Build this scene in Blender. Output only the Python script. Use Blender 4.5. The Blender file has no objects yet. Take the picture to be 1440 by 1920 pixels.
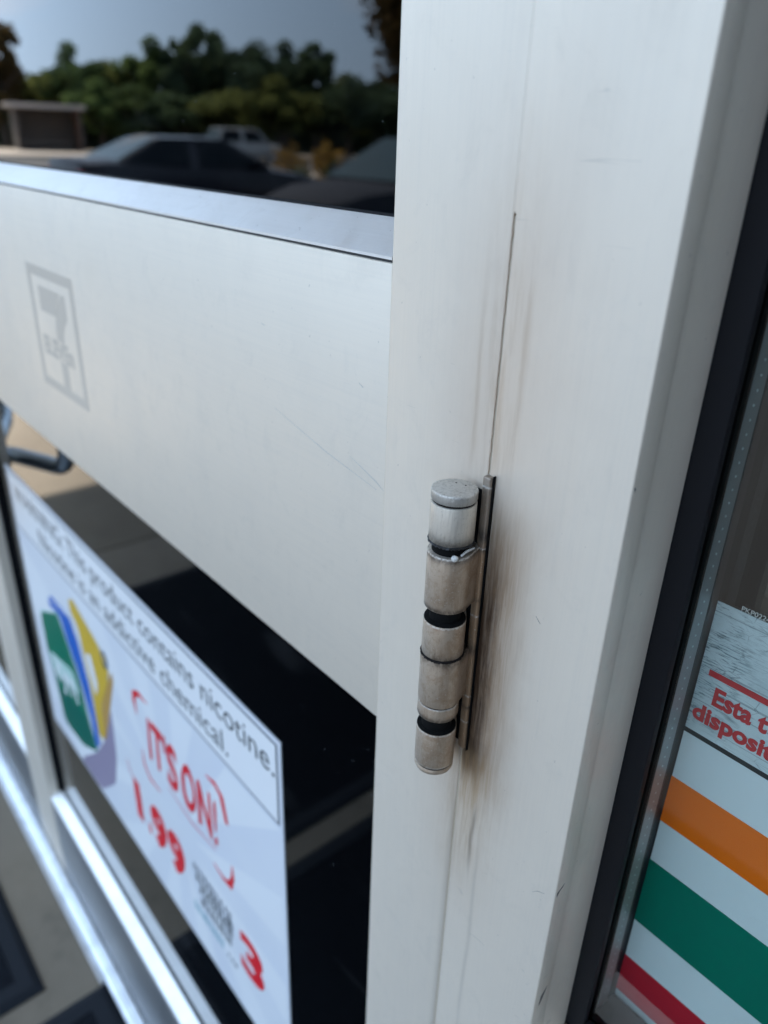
import bpy, bmesh, math, random
from mathutils import Matrix, Vector

# ------------------------------------------------------------------ camera, sky, sun, exposure
scene = bpy.context.scene
COL = scene.collection
H = 1.225                                   # camera height above the pavement
cam_data = bpy.data.cameras.new('camera')
cam = bpy.data.objects.new('camera', cam_data)
COL.objects.link(cam)
scene.camera = cam
R = Matrix(((0.6431012, -0.3529333, 0.6796020), (0.7651280, 0.2594939, -0.5892725), (0.0316213, 0.8989444, 0.4369201)))
cam.matrix_world = Matrix.Translation((0.1767, -0.205, H)) @ R.to_4x4()
cam_data.sensor_fit = 'HORIZONTAL'
cam_data.sensor_width = 36.0
cam_data.lens = 35.81
cam_data.clip_start = 0.01
cam_data.clip_end = 3000
cam_data.dof.use_dof = True
cam_data.dof.focus_distance = 0.308
cam_data.dof.aperture_fstop = 9.6

SUN_EL, SUN_DIR_XY = math.radians(50), Vector((-math.cos(math.radians(5)), math.sin(math.radians(5))))
world = bpy.data.worlds.new('World')
scene.world = world
world.use_nodes = True
wn, wl = world.node_tree.nodes, world.node_tree.links
wn.clear()
w_out = wn.new('ShaderNodeOutputWorld'); w_bg = wn.new('ShaderNodeBackground'); w_sky = wn.new('ShaderNodeTexSky')
w_sky.sky_type = 'NISHITA'; w_sky.sun_disc = False
w_sky.sun_elevation = SUN_EL
w_sky.sun_rotation = math.atan2(SUN_DIR_XY.x, SUN_DIR_XY.y)
w_sky.air_density = 1.0; w_sky.dust_density = 2.0; w_sky.ozone_density = 1.0
w_bg.inputs['Strength'].default_value = 0.10
# thin even haze over the clear sky, and soft patchy cloud
def w_mix(a, col, fac):
    n = wn.new('ShaderNodeMix'); n.data_type = 'RGBA'; wl.new(a, n.inputs['A']); n.inputs['B'].default_value = (*col, 1)
    if isinstance(fac, float): n.inputs['Factor'].default_value = fac
    else: wl.new(fac, n.inputs['Factor'])
    return n.outputs['Result']
w_tc = wn.new('ShaderNodeTexCoord'); w_map = wn.new('ShaderNodeMapping'); w_map.inputs['Scale'].default_value = (3.0, 3.0, 11.0)
w_nz = wn.new('ShaderNodeTexNoise'); w_nz.inputs['Scale'].default_value = 1.0; w_nz.inputs['Detail'].default_value = 5
w_rmp = wn.new('ShaderNodeMapRange'); w_rmp.inputs['From Min'].default_value = 0.50; w_rmp.inputs['From Max'].default_value = 0.72; w_rmp.inputs['To Max'].default_value = 0.75
wl.new(w_tc.outputs['Generated'], w_map.inputs['Vector']); wl.new(w_map.outputs[0], w_nz.inputs['Vector']); wl.new(w_nz.outputs['Fac'], w_rmp.inputs['Value'])
w_hazy = w_mix(w_sky.outputs['Color'], (2.75, 4.0, 5.7), 0.87)
w_cloudy = w_mix(w_hazy, (5.0, 5.0, 5.3), w_rmp.outputs['Result'])
wl.new(w_cloudy, w_bg.inputs['Color']); wl.new(w_bg.outputs['Background'], w_out.inputs['Surface'])

sun_data = bpy.data.lights.new('sun', 'SUN')
sun = bpy.data.objects.new('sun', sun_data)
COL.objects.link(sun)
sun_data.energy = 3.5; sun_data.angle = math.radians(0.5); sun_data.color = (1.0, 0.94, 0.85)
sdir = Vector((SUN_DIR_XY.x * math.cos(SUN_EL), SUN_DIR_XY.y * math.cos(SUN_EL), math.sin(SUN_EL)))
sun.rotation_euler = sdir.to_track_quat('Z', 'Y').to_euler()
sun.location = (0, 0, 20)

scene.view_settings.view_transform = 'Standard'
scene.view_settings.look = 'None'
scene.view_settings.exposure = 2.26
scene.view_settings.gamma = 1.0
scene.view_settings.use_curve_mapping = False
scene.render.engine = 'CYCLES'
scene.cycles.use_denoising = True
scene.cycles.use_adaptive_sampling = True
scene.cycles.adaptive_threshold = 0.02
scene.cycles.max_bounces = 7
scene.cycles.diffuse_bounces = 3
scene.cycles.glossy_bounces = 4
scene.cycles.transparent_max_bounces = 16
rng = random.Random(7)

# ------------------------------------------------------------------ node helpers
class E:
    """small expression wrapper round shader math nodes"""
    def __init__(s, nt, sock): s.nt, s.s = nt, sock
    def _m(s, op, *a):
        n = s.nt.nodes.new('ShaderNodeMath'); n.operation = op
        for i, v in enumerate((s,) + a):
            if isinstance(v, E): s.nt.links.new(v.s, n.inputs[i])
            else: n.inputs[i].default_value = v
        return E(s.nt, n.outputs[0])
    def __add__(s, o): return s._m('ADD', o)
    def __sub__(s, o): return s._m('SUBTRACT', o)
    def __mul__(s, o): return s._m('MULTIPLY', o)
    def __truediv__(s, o): return s._m('DIVIDE', o)
    def clamp(s):
        n = s.nt.nodes.new('ShaderNodeClamp'); s.nt.links.new(s.s, n.inputs[0]); return E(s.nt, n.outputs[0])
    def step(s, a, b):      # smooth 0..1 as the value goes from a to b
        n = s.nt.nodes.new('ShaderNodeMapRange'); n.interpolation_type = 'SMOOTHSTEP'
        flip = a > b
        lo, hi = (b, a) if flip else (a, b)
        s.nt.links.new(s.s, n.inputs['Value'])
        n.inputs['From Min'].default_value = lo; n.inputs['From Max'].default_value = hi
        n.inputs['To Min'].default_value = 1.0 if flip else 0.0; n.inputs['To Max'].default_value = 0.0 if flip else 1.0
        return E(s.nt, n.outputs['Result'])
    def gauss(s, c, w):
        d = (s - c) / w
        return (d * d * -1.0)._m('EXPONENT')

class Mat:
    def __init__(s, name, base=(0.5, 0.5, 0.5), rough=0.5, metal=0.0, spec=0.5):
        s.m = bpy.data.materials.new(name); s.m.use_nodes = True
        s.nt = s.m.node_tree
        s.b = s.nt.nodes['Principled BSDF']
        s.b.inputs['Base Color'].default_value = (*base, 1); s.b.inputs['Roughness'].default_value = rough
        s.b.inputs['Metallic'].default_value = metal; s.b.inputs['Specular IOR Level'].default_value = spec
        s.cur = None; s.base = base
    def pos(s):
        g = s.nt.nodes.new('ShaderNodeNewGeometry'); return g.outputs['Position']
    def obj(s):
        g = s.nt.nodes.new('ShaderNodeTexCoord'); return g.outputs['Object']
    def xyz(s, v=None):
        n = s.nt.nodes.new('ShaderNodeSeparateXYZ'); s.nt.links.new(v or s.pos(), n.inputs[0])
        return [E(s.nt, n.outputs[i]) for i in range(3)]
    def noise(s, scale=(1, 1, 1), detail=4, rough=0.55, v=None, dist=0.0, off=(0, 0, 0)):
        mp = s.nt.nodes.new('ShaderNodeMapping'); s.nt.links.new(v or s.pos(), mp.inputs['Vector'])
        mp.inputs['Scale'].default_value = scale; mp.inputs['Location'].default_value = off
        n = s.nt.nodes.new('ShaderNodeTexNoise'); n.inputs['Scale'].default_value = 1.0
        n.inputs['Detail'].default_value = detail; n.inputs['Roughness'].default_value = rough; n.inputs['Distortion'].default_value = dist
        s.nt.links.new(mp.outputs[0], n.inputs['Vector'])
        return E(s.nt, n.outputs['Fac'])
    def voro(s, scale, v=None, feature='DISTANCE_TO_EDGE'):
        mp = s.nt.nodes.new('ShaderNodeMapping'); s.nt.links.new(v or s.pos(), mp.inputs['Vector'])
        mp.inputs['Scale'].default_value = scale
        n = s.nt.nodes.new('ShaderNodeTexVoronoi'); n.feature = feature; n.inputs['Scale'].default_value = 1.0
        s.nt.links.new(mp.outputs[0], n.inputs['Vector'])
        return E(s.nt, n.outputs['Distance'])
    def mix(s, fac, col, blend='MIX'):
        n = s.nt.nodes.new('ShaderNodeMix'); n.data_type = 'RGBA'; n.blend_type = blend
        if s.cur is None: n.inputs['A'].default_value = (*s.base, 1)
        else: s.nt.links.new(s.cur, n.inputs['A'])
        n.inputs['B'].default_value = (*col, 1)
        if isinstance(fac, E): s.nt.links.new(fac.clamp().s, n.inputs['Factor'])
        else: n.inputs['Factor'].default_value = fac
        s.cur = n.outputs['Result']
        s.nt.links.new(s.cur, s.b.inputs['Base Color'])
        return s
    def rough(s, e): s.nt.links.new(e.clamp().s, s.b.inputs['Roughness']); return s
    def bump(s, e, strength=0.2, dist=0.001):
        n = s.nt.nodes.new('ShaderNodeBump'); n.inputs['Strength'].default_value = strength; n.inputs['Distance'].default_value = dist
        s.nt.links.new(e.s, n.inputs['Height']); s.nt.links.new(n.outputs[0], s.b.inputs['Normal']); return s

MAT = {}
def plain(name, base, rough=0.5, metal=0.0, spec=0.5, var=0.0, scale=8.0):
    m = Mat(name, base, rough, metal, spec)
    if var:
        m.mix(m.noise((scale,) * 3, 5, v=m.obj()).step(0.35, 0.7) * var, tuple(c * 0.45 for c in base))
    MAT[name] = m.m
    return m.m

def make_aluminium(name, hinge_dirt, metal=0.25, base=(0.785, 0.695, 0.578), lie=False):
    m = Mat(name, base, 0.42, metal, 0.5)
    x, y, z = m.xyz()
    z = z - H
    fine = m.noise((14, 900, 900) if lie else (900, 900, 14), 3)
    streak = m.noise((4, 160, 160) if lie else (160, 160, 5), 4)
    blot = m.noise((14, 14, 7), 5, 0.6)
    m.mix(fine.step(0.35, 0.75) * 0.06, (0.45, 0.44, 0.42))
    m.mix(blot.step(0.42, 0.75) * 0.16, (0.52, 0.49, 0.44))
    m.mix(streak.step(0.52, 0.8) * (0.05 if lie else 0.06), (0.44, 0.42, 0.39))
    smudge = m.noise((55, 55, 38), 6, 0.7, dist=0.8)
    m.mix(smudge.step(0.50, 0.72) * 0.14, (0.50, 0.46, 0.40))
    scr = m.noise((30, 30, 420), 2, 0.5, dist=1.5)
    m.mix(scr.step(0.735, 0.765) * blot.step(0.45, 0.6) * 0.30, (0.40, 0.37, 0.33))
    speck = m.noise((420, 420, 300), 2, 0.5)
    m.mix(speck.step(0.71, 0.78) * 0.35, (0.25, 0.22, 0.19))
    if hinge_dirt:
        fs = m.noise((620, 620, 34), 6, 0.7, dist=0.4)
        ragged = m.noise((90, 90, 60), 5, 0.65)
        near = m.noise((260, 260, 22), 5, 0.65)
        xx = x + (ragged - 0.5) * 0.014
        # warm discolouration round the hinge, the whole height of the joint
        halo = xx.gauss(0.006, 0.030) * z.step(-0.42, -0.20) * z.step(0.06, -0.10)
        m.mix(halo * (blot.step(0.25, 0.75) * 0.35 + 0.35), (0.56, 0.43, 0.33))
        # joint streaks above the hinge
        j = xx.gauss(0.001, 0.0075) * z.step(0.04, -0.10) * z.step(-0.125, -0.105)
        m.mix(j * near.step(0.40, 0.68) * 0.5, (0.44, 0.315, 0.20))
        j2 = x.gauss(0.0105, 0.0016) * z.step(0.0, -0.06) * z.step(-0.125, -0.10)
        m.mix(j2 * near.step(0.35, 0.6) * 0.35, (0.42, 0.30, 0.20))
        j3 = x.gauss(-0.0095, 0.0014) * z.step(-0.02, -0.08) * z.step(-0.125, -0.10)
        m.mix(j3 * near.step(0.35, 0.6) * 0.35, (0.42, 0.30, 0.20))
        # heavy grime against the leaf
        zz = z + (near - 0.5) * 0.03
        band = xx.step(0.034, 0.008) * x.step(0.0, 0.003) * zz.step(-0.285, -0.245) * zz.step(-0.112, -0.150)
        m.mix(band * (fs.step(0.30, 0.70) * 0.45 + ragged.step(0.3, 0.7) * 0.25 + 0.35), (0.31, 0.185, 0.095))
        band2 = xx.step(0.0175, 0.0045) * x.step(0.0, 0.003) * zz.step(-0.268, -0.246) * zz.step(-0.116, -0.175)
        m.mix(band2 * (near.step(0.30, 0.6) * 0.45 + fs.step(0.4, 0.6) * 0.2 + 0.50), (0.058, 0.030, 0.016))
        core = x.gauss(0.003, 0.0042) * z.step(-0.262, -0.250) * z.step(-0.236, -0.246)
        m.mix(core * 0.9, (0.03, 0.02, 0.016))
        # drips below
        drip = xx.gauss(0.006, 0.0135) * z.step(-0.36, -0.262) * z.step(-0.238, -0.252)
        m.mix(drip * (fs.step(0.35, 0.65) * 0.5 + 0.2), (0.42, 0.275, 0.145))
        d2 = (x + (m.noise((1, 1, 30), 2) - 0.5) * 0.006).gauss(0.0115, 0.0011) * z.step(-0.325, -0.30) * z.step(-0.27, -0.285)
        m.mix(d2 * 0.5, (0.12, 0.08, 0.055))
        d3 = (x + (m.noise((1, 1, 12), 2, off=(3, 1, 0)) - 0.5) * 0.004).gauss(0.0165, 0.0012) * z.step(-0.48, -0.40) * z.step(-0.28, -0.33)
        m.mix(d3 * 0.25, (0.30, 0.26, 0.22))
        low = x.gauss(-0.001, 0.0022) * z.step(-0.24, -0.30)
        m.mix(low * 0.33, (0.30, 0.25, 0.20))
        # scuffs low on the jamb
        sc = m.noise((60, 60, 170), 3, 0.6, dist=1.2)
        m.mix(sc.step(0.66, 0.72) * z.step(-0.27, -0.38) * x.step(0.0, 0.01) * 0.35, (0.30, 0.28, 0.25))
    m.rough(fine * 0.10 + blot * 0.16 + smudge * 0.22 + 0.22)
    m.bump(fine, 0.05, 0.0004)
    MAT[name] = m.m
make_aluminium('door_aluminium', True)
make_aluminium('frame_aluminium', False)
make_aluminium('panel_aluminium', False, lie=True)
make_aluminium('bead_aluminium', False, 0.85, (0.86, 0.86, 0.85), True)
make_aluminium('dark_rail_aluminium', False, 0.9, (0.44, 0.45, 0.46), True)  # bottom rail coloured darker for the dark mats it mirrors

def make_hinge(name, base, dirt):
    m = Mat(name, base, 0.36, 0.5)
    x, y, z = m.xyz()
    z = z - H
    fs = m.noise((1300, 1300, 90), 4, 0.6)
    bl = m.noise((170, 170, 120), 6, 0.7, dist=0.5)
    pit = m.noise((1100, 1100, 1100), 3, 0.6)
    side = x.step(-0.0125, 0.0035)
    low = z.step(-0.137, -0.147)
    m.mix(bl.step(0.38, 0.68) * (low * (side * 0.45 + 0.25) + 0.10) * dirt, (0.22, 0.125, 0.065))
    m.mix(low * (side * 0.45 + 0.30) * dirt, (0.36, 0.235, 0.14))
    m.mix(fs.step(0.45, 0.72) * 0.22 * dirt, (0.17, 0.125, 0.09))
    m.mix(pit.step(0.60, 0.70) * bl.step(0.4, 0.6) * 0.55, (0.66, 0.62, 0.56))
    m.mix(pit.step(0.40, 0.30) * 0.35, (0.14, 0.105, 0.08))
    for zc_, w in ((-0.1372, 0.0030), (-0.1435, 0.0016), (-0.1912, 0.003), (-0.1668, 0.0012), (-0.2220, 0.0012)):
        m.mix(z.gauss(zc_, w) * bl.step(0.25, 0.6) * 0.8, (0.05, 0.038, 0.03))
    for zc_ in (-0.1429, -0.1745, -0.2301, -0.2158, -0.2487, -0.1167):
        m.mix(z.gauss(zc_, 0.00045) * pit.step(0.35, 0.55) * 0.75, (0.72, 0.68, 0.62))
    m.rough(fs * 0.20 + bl * 0.30 + 0.20)
    m.bump(pit, 0.10, 0.0006)
    MAT[name] = m.m
make_hinge('hinge_metal', (0.68, 0.62, 0.53), 0.9)
make_hinge('hinge_cap', (0.42, 0.395, 0.355), 0.6)
make_hinge('hinge_leaf', (0.29, 0.235, 0.185), 1.2)

plain('rubber', (0.018, 0.018, 0.02), 0.55)
plain('gasket', (0.012, 0.012, 0.014), 0.6, spec=0.12)
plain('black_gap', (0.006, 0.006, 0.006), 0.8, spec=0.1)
plain('grime', (0.012, 0.009, 0.008), 0.7, spec=0.2)
plain('crack', (0.34, 0.245, 0.175), 0.7, spec=0.2)
plain('panel_scratch', (0.52, 0.49, 0.44), 0.6)
plain('scuff', (0.24, 0.22, 0.20), 0.7, spec=0.2)
plain('edge_wear', (0.13, 0.12, 0.11), 0.7, spec=0.2)
plain('filler', (0.44, 0.37, 0.28), 0.6)
plain('logo_print', (0.52, 0.46, 0.385), 0.45)
plain('spacer_metal', (0.34, 0.36, 0.36), 0.40, 0.4)
plain('spacer_dot', (0.62, 0.70, 0.70), 0.4)
plain('steel_tube', (0.42, 0.48, 0.53), 0.28, 0.8)
plain('threshold_metal', (0.72, 0.75, 0.78), 0.30, 0.75, var=0.4, scale=30)
plain('mat_rubber', (0.016, 0.019, 0.024), 0.7, spec=0.12)
plain('mat_carpet', (0.011, 0.013, 0.017), 0.9, spec=0.05, var=0.4, scale=90)
plain('paint_chip', (0.66, 0.64, 0.60), 0.5)
plain('white_paint', (0.70, 0.70, 0.68), 0.5)
plain('interior_wall', (0.22, 0.21, 0.20), 0.8)
plain('interior_floor', (0.07, 0.068, 0.065), 0.5)
plain('cardboard', (0.30, 0.235, 0.175), 0.8, var=0.3, scale=12)
plain('white_card', (0.36, 0.35, 0.33), 0.6)
plain('shelf_metal', (0.30, 0.29, 0.28), 0.45)
plain('fascia', (0.55, 0.53, 0.50), 0.6)

def glass(name, tint, smear=0.0, ior=1.52, back=1.0):
    m = bpy.data.materials.new(name); m.use_nodes = True
    nt = m.node_tree; nt.nodes.clear()
    out = nt.nodes.new('ShaderNodeOutputMaterial'); fr = nt.nodes.new('ShaderNodeFresnel'); fr.inputs['IOR'].default_value = ior
    f = E(nt, fr.outputs[0])
    r = (f * (1.0 + back)) / (f * back + 1.0)
    tr = nt.nodes.new('ShaderNodeBsdfTransparent'); tr.inputs['Color'].default_value = (*tint, 1)
    gl = nt.nodes.new('ShaderNodeBsdfGlossy'); gl.inputs['Roughness'].default_value = 0.0
    gl.inputs['Color'].default_value = (1, 1, 1, 1)
    mx = nt.nodes.new('ShaderNodeMixShader'); nt.links.new(r.s, mx.inputs[0]); nt.links.new(tr.outputs[0], mx.inputs[1]); nt.links.new(gl.outputs[0], mx.inputs[2])
    last = mx.outputs[0]
    if smear:
        g = nt.nodes.new('ShaderNodeNewGeometry'); mp = nt.nodes.new('ShaderNodeMapping'); nt.links.new(g.outputs['Position'], mp.inputs[0])
        mp.inputs['Scale'].default_value = (9, 9, 22); mp.inputs['Rotation'].default_value = (0, 0.5, 0)
        nz = nt.nodes.new('ShaderNodeTexNoise'); nz.inputs['Scale'].default_value = 1; nz.inputs['Detail'].default_value = 5; nt.links.new(mp.outputs[0], nz.inputs['Vector'])
        e = E(nt, nz.outputs['Fac']).step(0.55, 0.8) * smear
        mp2 = nt.nodes.new('ShaderNodeMapping'); nt.links.new(g.outputs['Position'], mp2.inputs[0]); mp2.inputs['Scale'].default_value = (420, 420, 420)
        nz2 = nt.nodes.new('ShaderNodeTexNoise'); nz2.inputs['Scale'].default_value = 1; nz2.inputs['Detail'].default_value = 1; nt.links.new(mp2.outputs[0], nz2.inputs['Vector'])
        e = e + E(nt, nz2.outputs['Fac']).step(0.78, 0.82) * 0.12
        df = nt.nodes.new('ShaderNodeBsdfDiffuse'); df.inputs['Color'].default_value = (0.7, 0.72, 0.74, 1)
        m2 = nt.nodes.new('ShaderNodeMixShader'); nt.links.new(e.clamp().s, m2.inputs[0]); nt.links.new(last, m2.inputs[1]); nt.links.new(df.outputs[0], m2.inputs[2])
        last = m2.outputs[0]
    nt.links.new(last, out.inputs['Surface'])
    MAT[name] = m
glass('door_glass', (0.08, 0.09, 0.10), 0.012, 1.52, 0.40)
glass('window_glass', (0.88, 0.94, 0.93), 0.006, 1.42)
def clear(name):
    m = bpy.data.materials.new(name); m.use_nodes = True
    nt = m.node_tree; nt.nodes.clear()
    out = nt.nodes.new('ShaderNodeOutputMaterial'); tr = nt.nodes.new('ShaderNodeBsdfTransparent')
    nt.links.new(tr.outputs[0], out.inputs['Surface']); MAT[name] = m
clear('glass_back')

# ------------------------------------------------------------------ mesh helpers
WLOC = {}
def empty(name, loc, rz=0.0, label=None, cat=None, group=None):
    o = bpy.data.objects.new(name, None); COL.objects.link(o)
    o.location = loc; o.rotation_euler = (0, 0, rz); o.empty_display_size = 0.05
    WLOC[o.name] = Vector(loc)
    tag(o, label, cat, group)
    return o
def tag(o, label=None, cat=None, group=None, kind=None):
    if label: o['label'] = label
    if cat: o['category'] = cat
    if group: o['group'] = group
    if kind: o['kind'] = kind
    return o
def link(name, me, mat, parent=None, local=False):
    o = bpy.data.objects.new(name, me); COL.objects.link(o)
    if mat and not me.materials: me.materials.append(MAT[mat] if isinstance(mat, str) else mat)
    if parent is not None:
        o.parent = parent
        if not local: o.location = -WLOC.get(parent.name, Vector((0, 0, 0)))
    WLOC[o.name] = Vector((0, 0, 0))
    return o
def from_bm(name, bm, mat, parent=None, smooth=False, local=False):
    bmesh.ops.recalc_face_normals(bm, faces=bm.faces)
    me = bpy.data.meshes.new(name); bm.to_mesh(me); bm.free()
    if smooth:
        for p in me.polygons: p.use_smooth = True
        try: me.set_sharp_from_angle(angle=math.radians(40))
        except Exception: pass
    return link(name, me, mat, parent, local)
def add_box(bm, x0, x1, y0, y1, z0, z1, bev=0.0, seg=2):
    vs = [bm.verts.new((x, y, z)) for z in (z0, z1) for y in (y0, y1) for x in (x0, x1)]
    fs = [bm.faces.new([vs[i] for i in f]) for f in ((0, 2, 3, 1), (4, 5, 7, 6), (0, 1, 5, 4), (2, 6, 7, 3), (0, 4, 6, 2), (1, 3, 7, 5))]
    if bev:
        es = list({e for f in fs for e in f.edges})
        bmesh.ops.bevel(bm, geom=es, offset=bev, segments=seg, profile=0.5, affect='EDGES')
def box(name, x0, x1, y0, y1, z0, z1, mat, parent=None, bev=0.0, seg=2, local=False):
    bm = bmesh.new(); add_box(bm, min(x0, x1), max(x0, x1), min(y0, y1), max(y0, y1), min(z0, z1), max(z0, z1), bev, seg)
    return from_bm(name, bm, mat, parent, smooth=bev > 0, local=local)
def prism(name, pts, axis, a0, a1, mat, parent=None, bev=0.0, smooth=False, local=False):
    """extrude a 2D polygon; axis 'x': pts are (y,z), 'y': (x,z), 'z': (x,y)"""
    bm = bmesh.new()
    def P(p, a): return {'x': (a, p[0], p[1]), 'y': (p[0], a, p[1]), 'z': (p[0], p[1], a)}[axis]
    A = [bm.verts.new(P(p, a0)) for p in pts]; B = [bm.verts.new(P(p, a1)) for p in pts]
    n = len(pts)
    bm.faces.new(A); bm.faces.new(B[::-1])
    for i in range(n): bm.faces.new((A[i], B[i], B[(i + 1) % n], A[(i + 1) % n]))
    if bev: bmesh.ops.bevel(bm, geom=list(bm.edges), offset=bev, segments=2, profile=0.5, affect='EDGES')
    return from_bm(name, bm, mat, parent, smooth or bev > 0, local)
def lathe(name, prof, cx, cy, mat, parent=None, seg=48, local=False, wob=0.0):
    """prof: list of (r, z), closed at both ends"""
    bm = bmesh.new(); rings = []
    rr = random.Random(len(prof))
    for r, z in prof:
        rings.append([bm.verts.new((cx + (r + wob * rr.uniform(-1, 1)) * math.cos(2 * math.pi * i / seg), cy + (r + wob * rr.uniform(-1, 1)) * math.sin(2 * math.pi * i / seg), z + wob * 0.8 * rr.uniform(-1, 1))) for i in range(seg)])
    for a, b in zip(rings, rings[1:]):
        for i in range(seg): bm.faces.new((a[i], a[(i + 1) % seg], b[(i + 1) % seg], b[i]))
    bm.faces.new(rings[0][::-1]); bm.faces.new(rings[-1])
    return from_bm(name, bm, mat, parent, True, local)
def tube(name, pts, rad, mat, parent=None, seg=16, local=False):
    bm = bmesh.new(); rings = []
    pts = [Vector(p) for p in pts]
    rads = rad if isinstance(rad, (list, tuple)) else [rad] * len(pts)
    up = Vector((0.31, 0.17, 0.93)).normalized()
    for i, p in enumerate(pts):
        t = (pts[min(i + 1, len(pts) - 1)] - pts[max(i - 1, 0)]).normalized()
        u = t.cross(up); u = u.normalized() if u.length > 1e-4 else Vector((1, 0, 0)); v = t.cross(u)
        rings.append([bm.verts.new(p + (u * math.cos(2 * math.pi * k / seg) + v * math.sin(2 * math.pi * k / seg)) * rads[i]) for k in range(seg)])
    for a, b in zip(rings, rings[1:]):
        for i in range(seg): bm.faces.new((a[i], a[(i + 1) % seg], b[(i + 1) % seg], b[i]))
    bm.faces.new(rings[0][::-1]); bm.faces.new(rings[-1])
    return from_bm(name, bm, mat, parent, True, local)
def sheet(name, pts, y, mat, parent=None, th=0.0003):
    """thin flat print in the facade plane: polygon of (x, z) facing -Y, its front at y"""
    return prism(name, pts, 'y', y, y + th, mat, parent)
def pane(name, x0, x1, y, z0, z1, mat, parent, th=0.006):
    bm = bmesh.new(); add_box(bm, min(x0, x1), max(x0, x1), y, y + th, z0, z1)
    bmesh.ops.recalc_face_normals(bm, faces=bm.faces)
    for f in bm.faces: f.material_index = 0 if f.normal.y < -0.5 else 1
    me = bpy.data.meshes.new(name); bm.to_mesh(me); bm.free()
    me.materials.append(MAT[mat]); me.materials.append(MAT['glass_back'])
    return link(name, me, None, parent)
def rect(x0, x1, z0, z1): return [(x0, z0), (x1, z0), (x1, z1), (x0, z1)]
def text(name, body, x, z, y, cap, width, mat, parent, bold=0.0, shear=0.0, th=0.0002, spacing=1.0):
    """flat lettering, left end at x, base line at z, capitals cap high, the whole line width wide"""
    c = bpy.data.curves.new(name, 'FONT'); c.body = body; c.size = 1.0; c.offset = bold; c.shear = shear; c.space_character = spacing
    c.resolution_u = 4; c.extrude = 0.5
    o = bpy.data.objects.new(name, c); COL.objects.link(o)
    bpy.context.view_layer.update()
    me = bpy.data.meshes.new_from_object(o.evaluated_get(bpy.context.evaluated_depsgraph_get()))
    bpy.data.objects.remove(o)
    xs = [v.co.x for v in me.vertices]
    x0, x1 = min(xs), max(xs)
    sx = width / (x1 - x0); sz = cap / 0.70
    for v in me.vertices:
        v.co = ((v.co.x - x0) * sx + x, y + (0.5 - v.co.z) * th, v.co.y * sz + z)
    me.materials.clear()
    me.name = name
    return link(name, me, mat, parent)
def stroke(name, pts, w, y, mat, parent, th=0.0002):
    """flat brush stroke through (x, z) points with widths w"""
    n = len(pts); L, Rr = [], []
    ws = w if isinstance(w, (list, tuple)) else [w] * n
    for i in range(n):
        a, b = Vector(pts[max(i - 1, 0)]), Vector(pts[min(i + 1, n - 1)])
        d = (b - a).normalized(); nrm = Vector((-d.y, d.x)) * ws[i] * 0.5
        L.append(tuple(Vector(pts[i]) + nrm)); Rr.append(tuple(Vector(pts[i]) - nrm))
    bm = bmesh.new()
    F = [[bm.verts.new((p[0], yy, p[1])) for p in s] for s in (L, Rr) for yy in (y, y + th)]
    for i in range(n - 1):
        bm.faces.new((F[0][i], F[0][i + 1], F[2][i + 1], F[2][i])); bm.faces.new((F[1][i], F[3][i], F[3][i + 1], F[1][i + 1]))
        bm.faces.new((F[0][i], F[1][i], F[1][i + 1], F[0][i + 1])); bm.faces.new((F[2][i], F[2][i + 1], F[3][i + 1], F[3][i]))
    bm.faces.new((F[0][0], F[2][0], F[3][0], F[1][0])); bm.faces.new((F[0][-1], F[1][-1], F[3][-1], F[2][-1]))
    return from_bm(name, bm, mat, parent)
def arc(cx, cz, rx, rz, a0, a1, n=12):
    return [(cx + rx * math.cos(math.radians(a0 + (a1 - a0) * i / n)), cz + rz * math.sin(math.radians(a0 + (a1 - a0) * i / n))) for i in range(n + 1)]

# ------------------------------------------------------------------ ground materials
def make_concrete(name, base, warm):
    m = Mat(name, base, 0.85, 0.0, 0.3)
    m.mix(m.noise((3, 3, 3), 6, 0.65).step(0.35, 0.7) * 0.6, warm)
    m.mix(m.noise((14, 14, 14), 6, 0.7).step(0.5, 0.75) * 0.5, tuple(c * 0.5 for c in base))
    m.mix(m.noise((160, 160, 160), 3).step(0.6, 0.75) * 0.4, tuple(c * 0.4 for c in base))
    m.bump(m.noise((220, 220, 220), 4), 0.3, 0.002)
    MAT[name] = m.m
make_concrete('pavement_concrete', (0.245, 0.205, 0.155), (0.18, 0.148, 0.11))
make_concrete('sidewalk_concrete', (0.42, 0.35, 0.28), (0.36, 0.29, 0.22))
def make_asphalt():
    m = Mat('asphalt', (0.065, 0.062, 0.06), 0.9, 0, 0.3)
    m.mix(m.noise((0.4, 0.4, 0.4), 5).step(0.35, 0.7) * 0.6, (0.10, 0.092, 0.085))
    m.mix(m.noise((60, 60, 60), 3).step(0.55, 0.75) * 0.5, (0.03, 0.03, 0.03))
    MAT['asphalt'] = m.m
make_asphalt()
def make_soil():
    m = Mat('dry_soil', (0.21, 0.165, 0.105), 0.95, 0, 0.2)
    m.mix(m.noise((0.25, 0.25, 0.25), 6).step(0.4, 0.65) * 0.7, (0.10, 0.11, 0.045))
    m.mix(m.noise((5, 5, 5), 4).step(0.4, 0.7) * 0.4, (0.12, 0.09, 0.06))
    MAT['dry_soil'] = m.m
make_soil()

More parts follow.
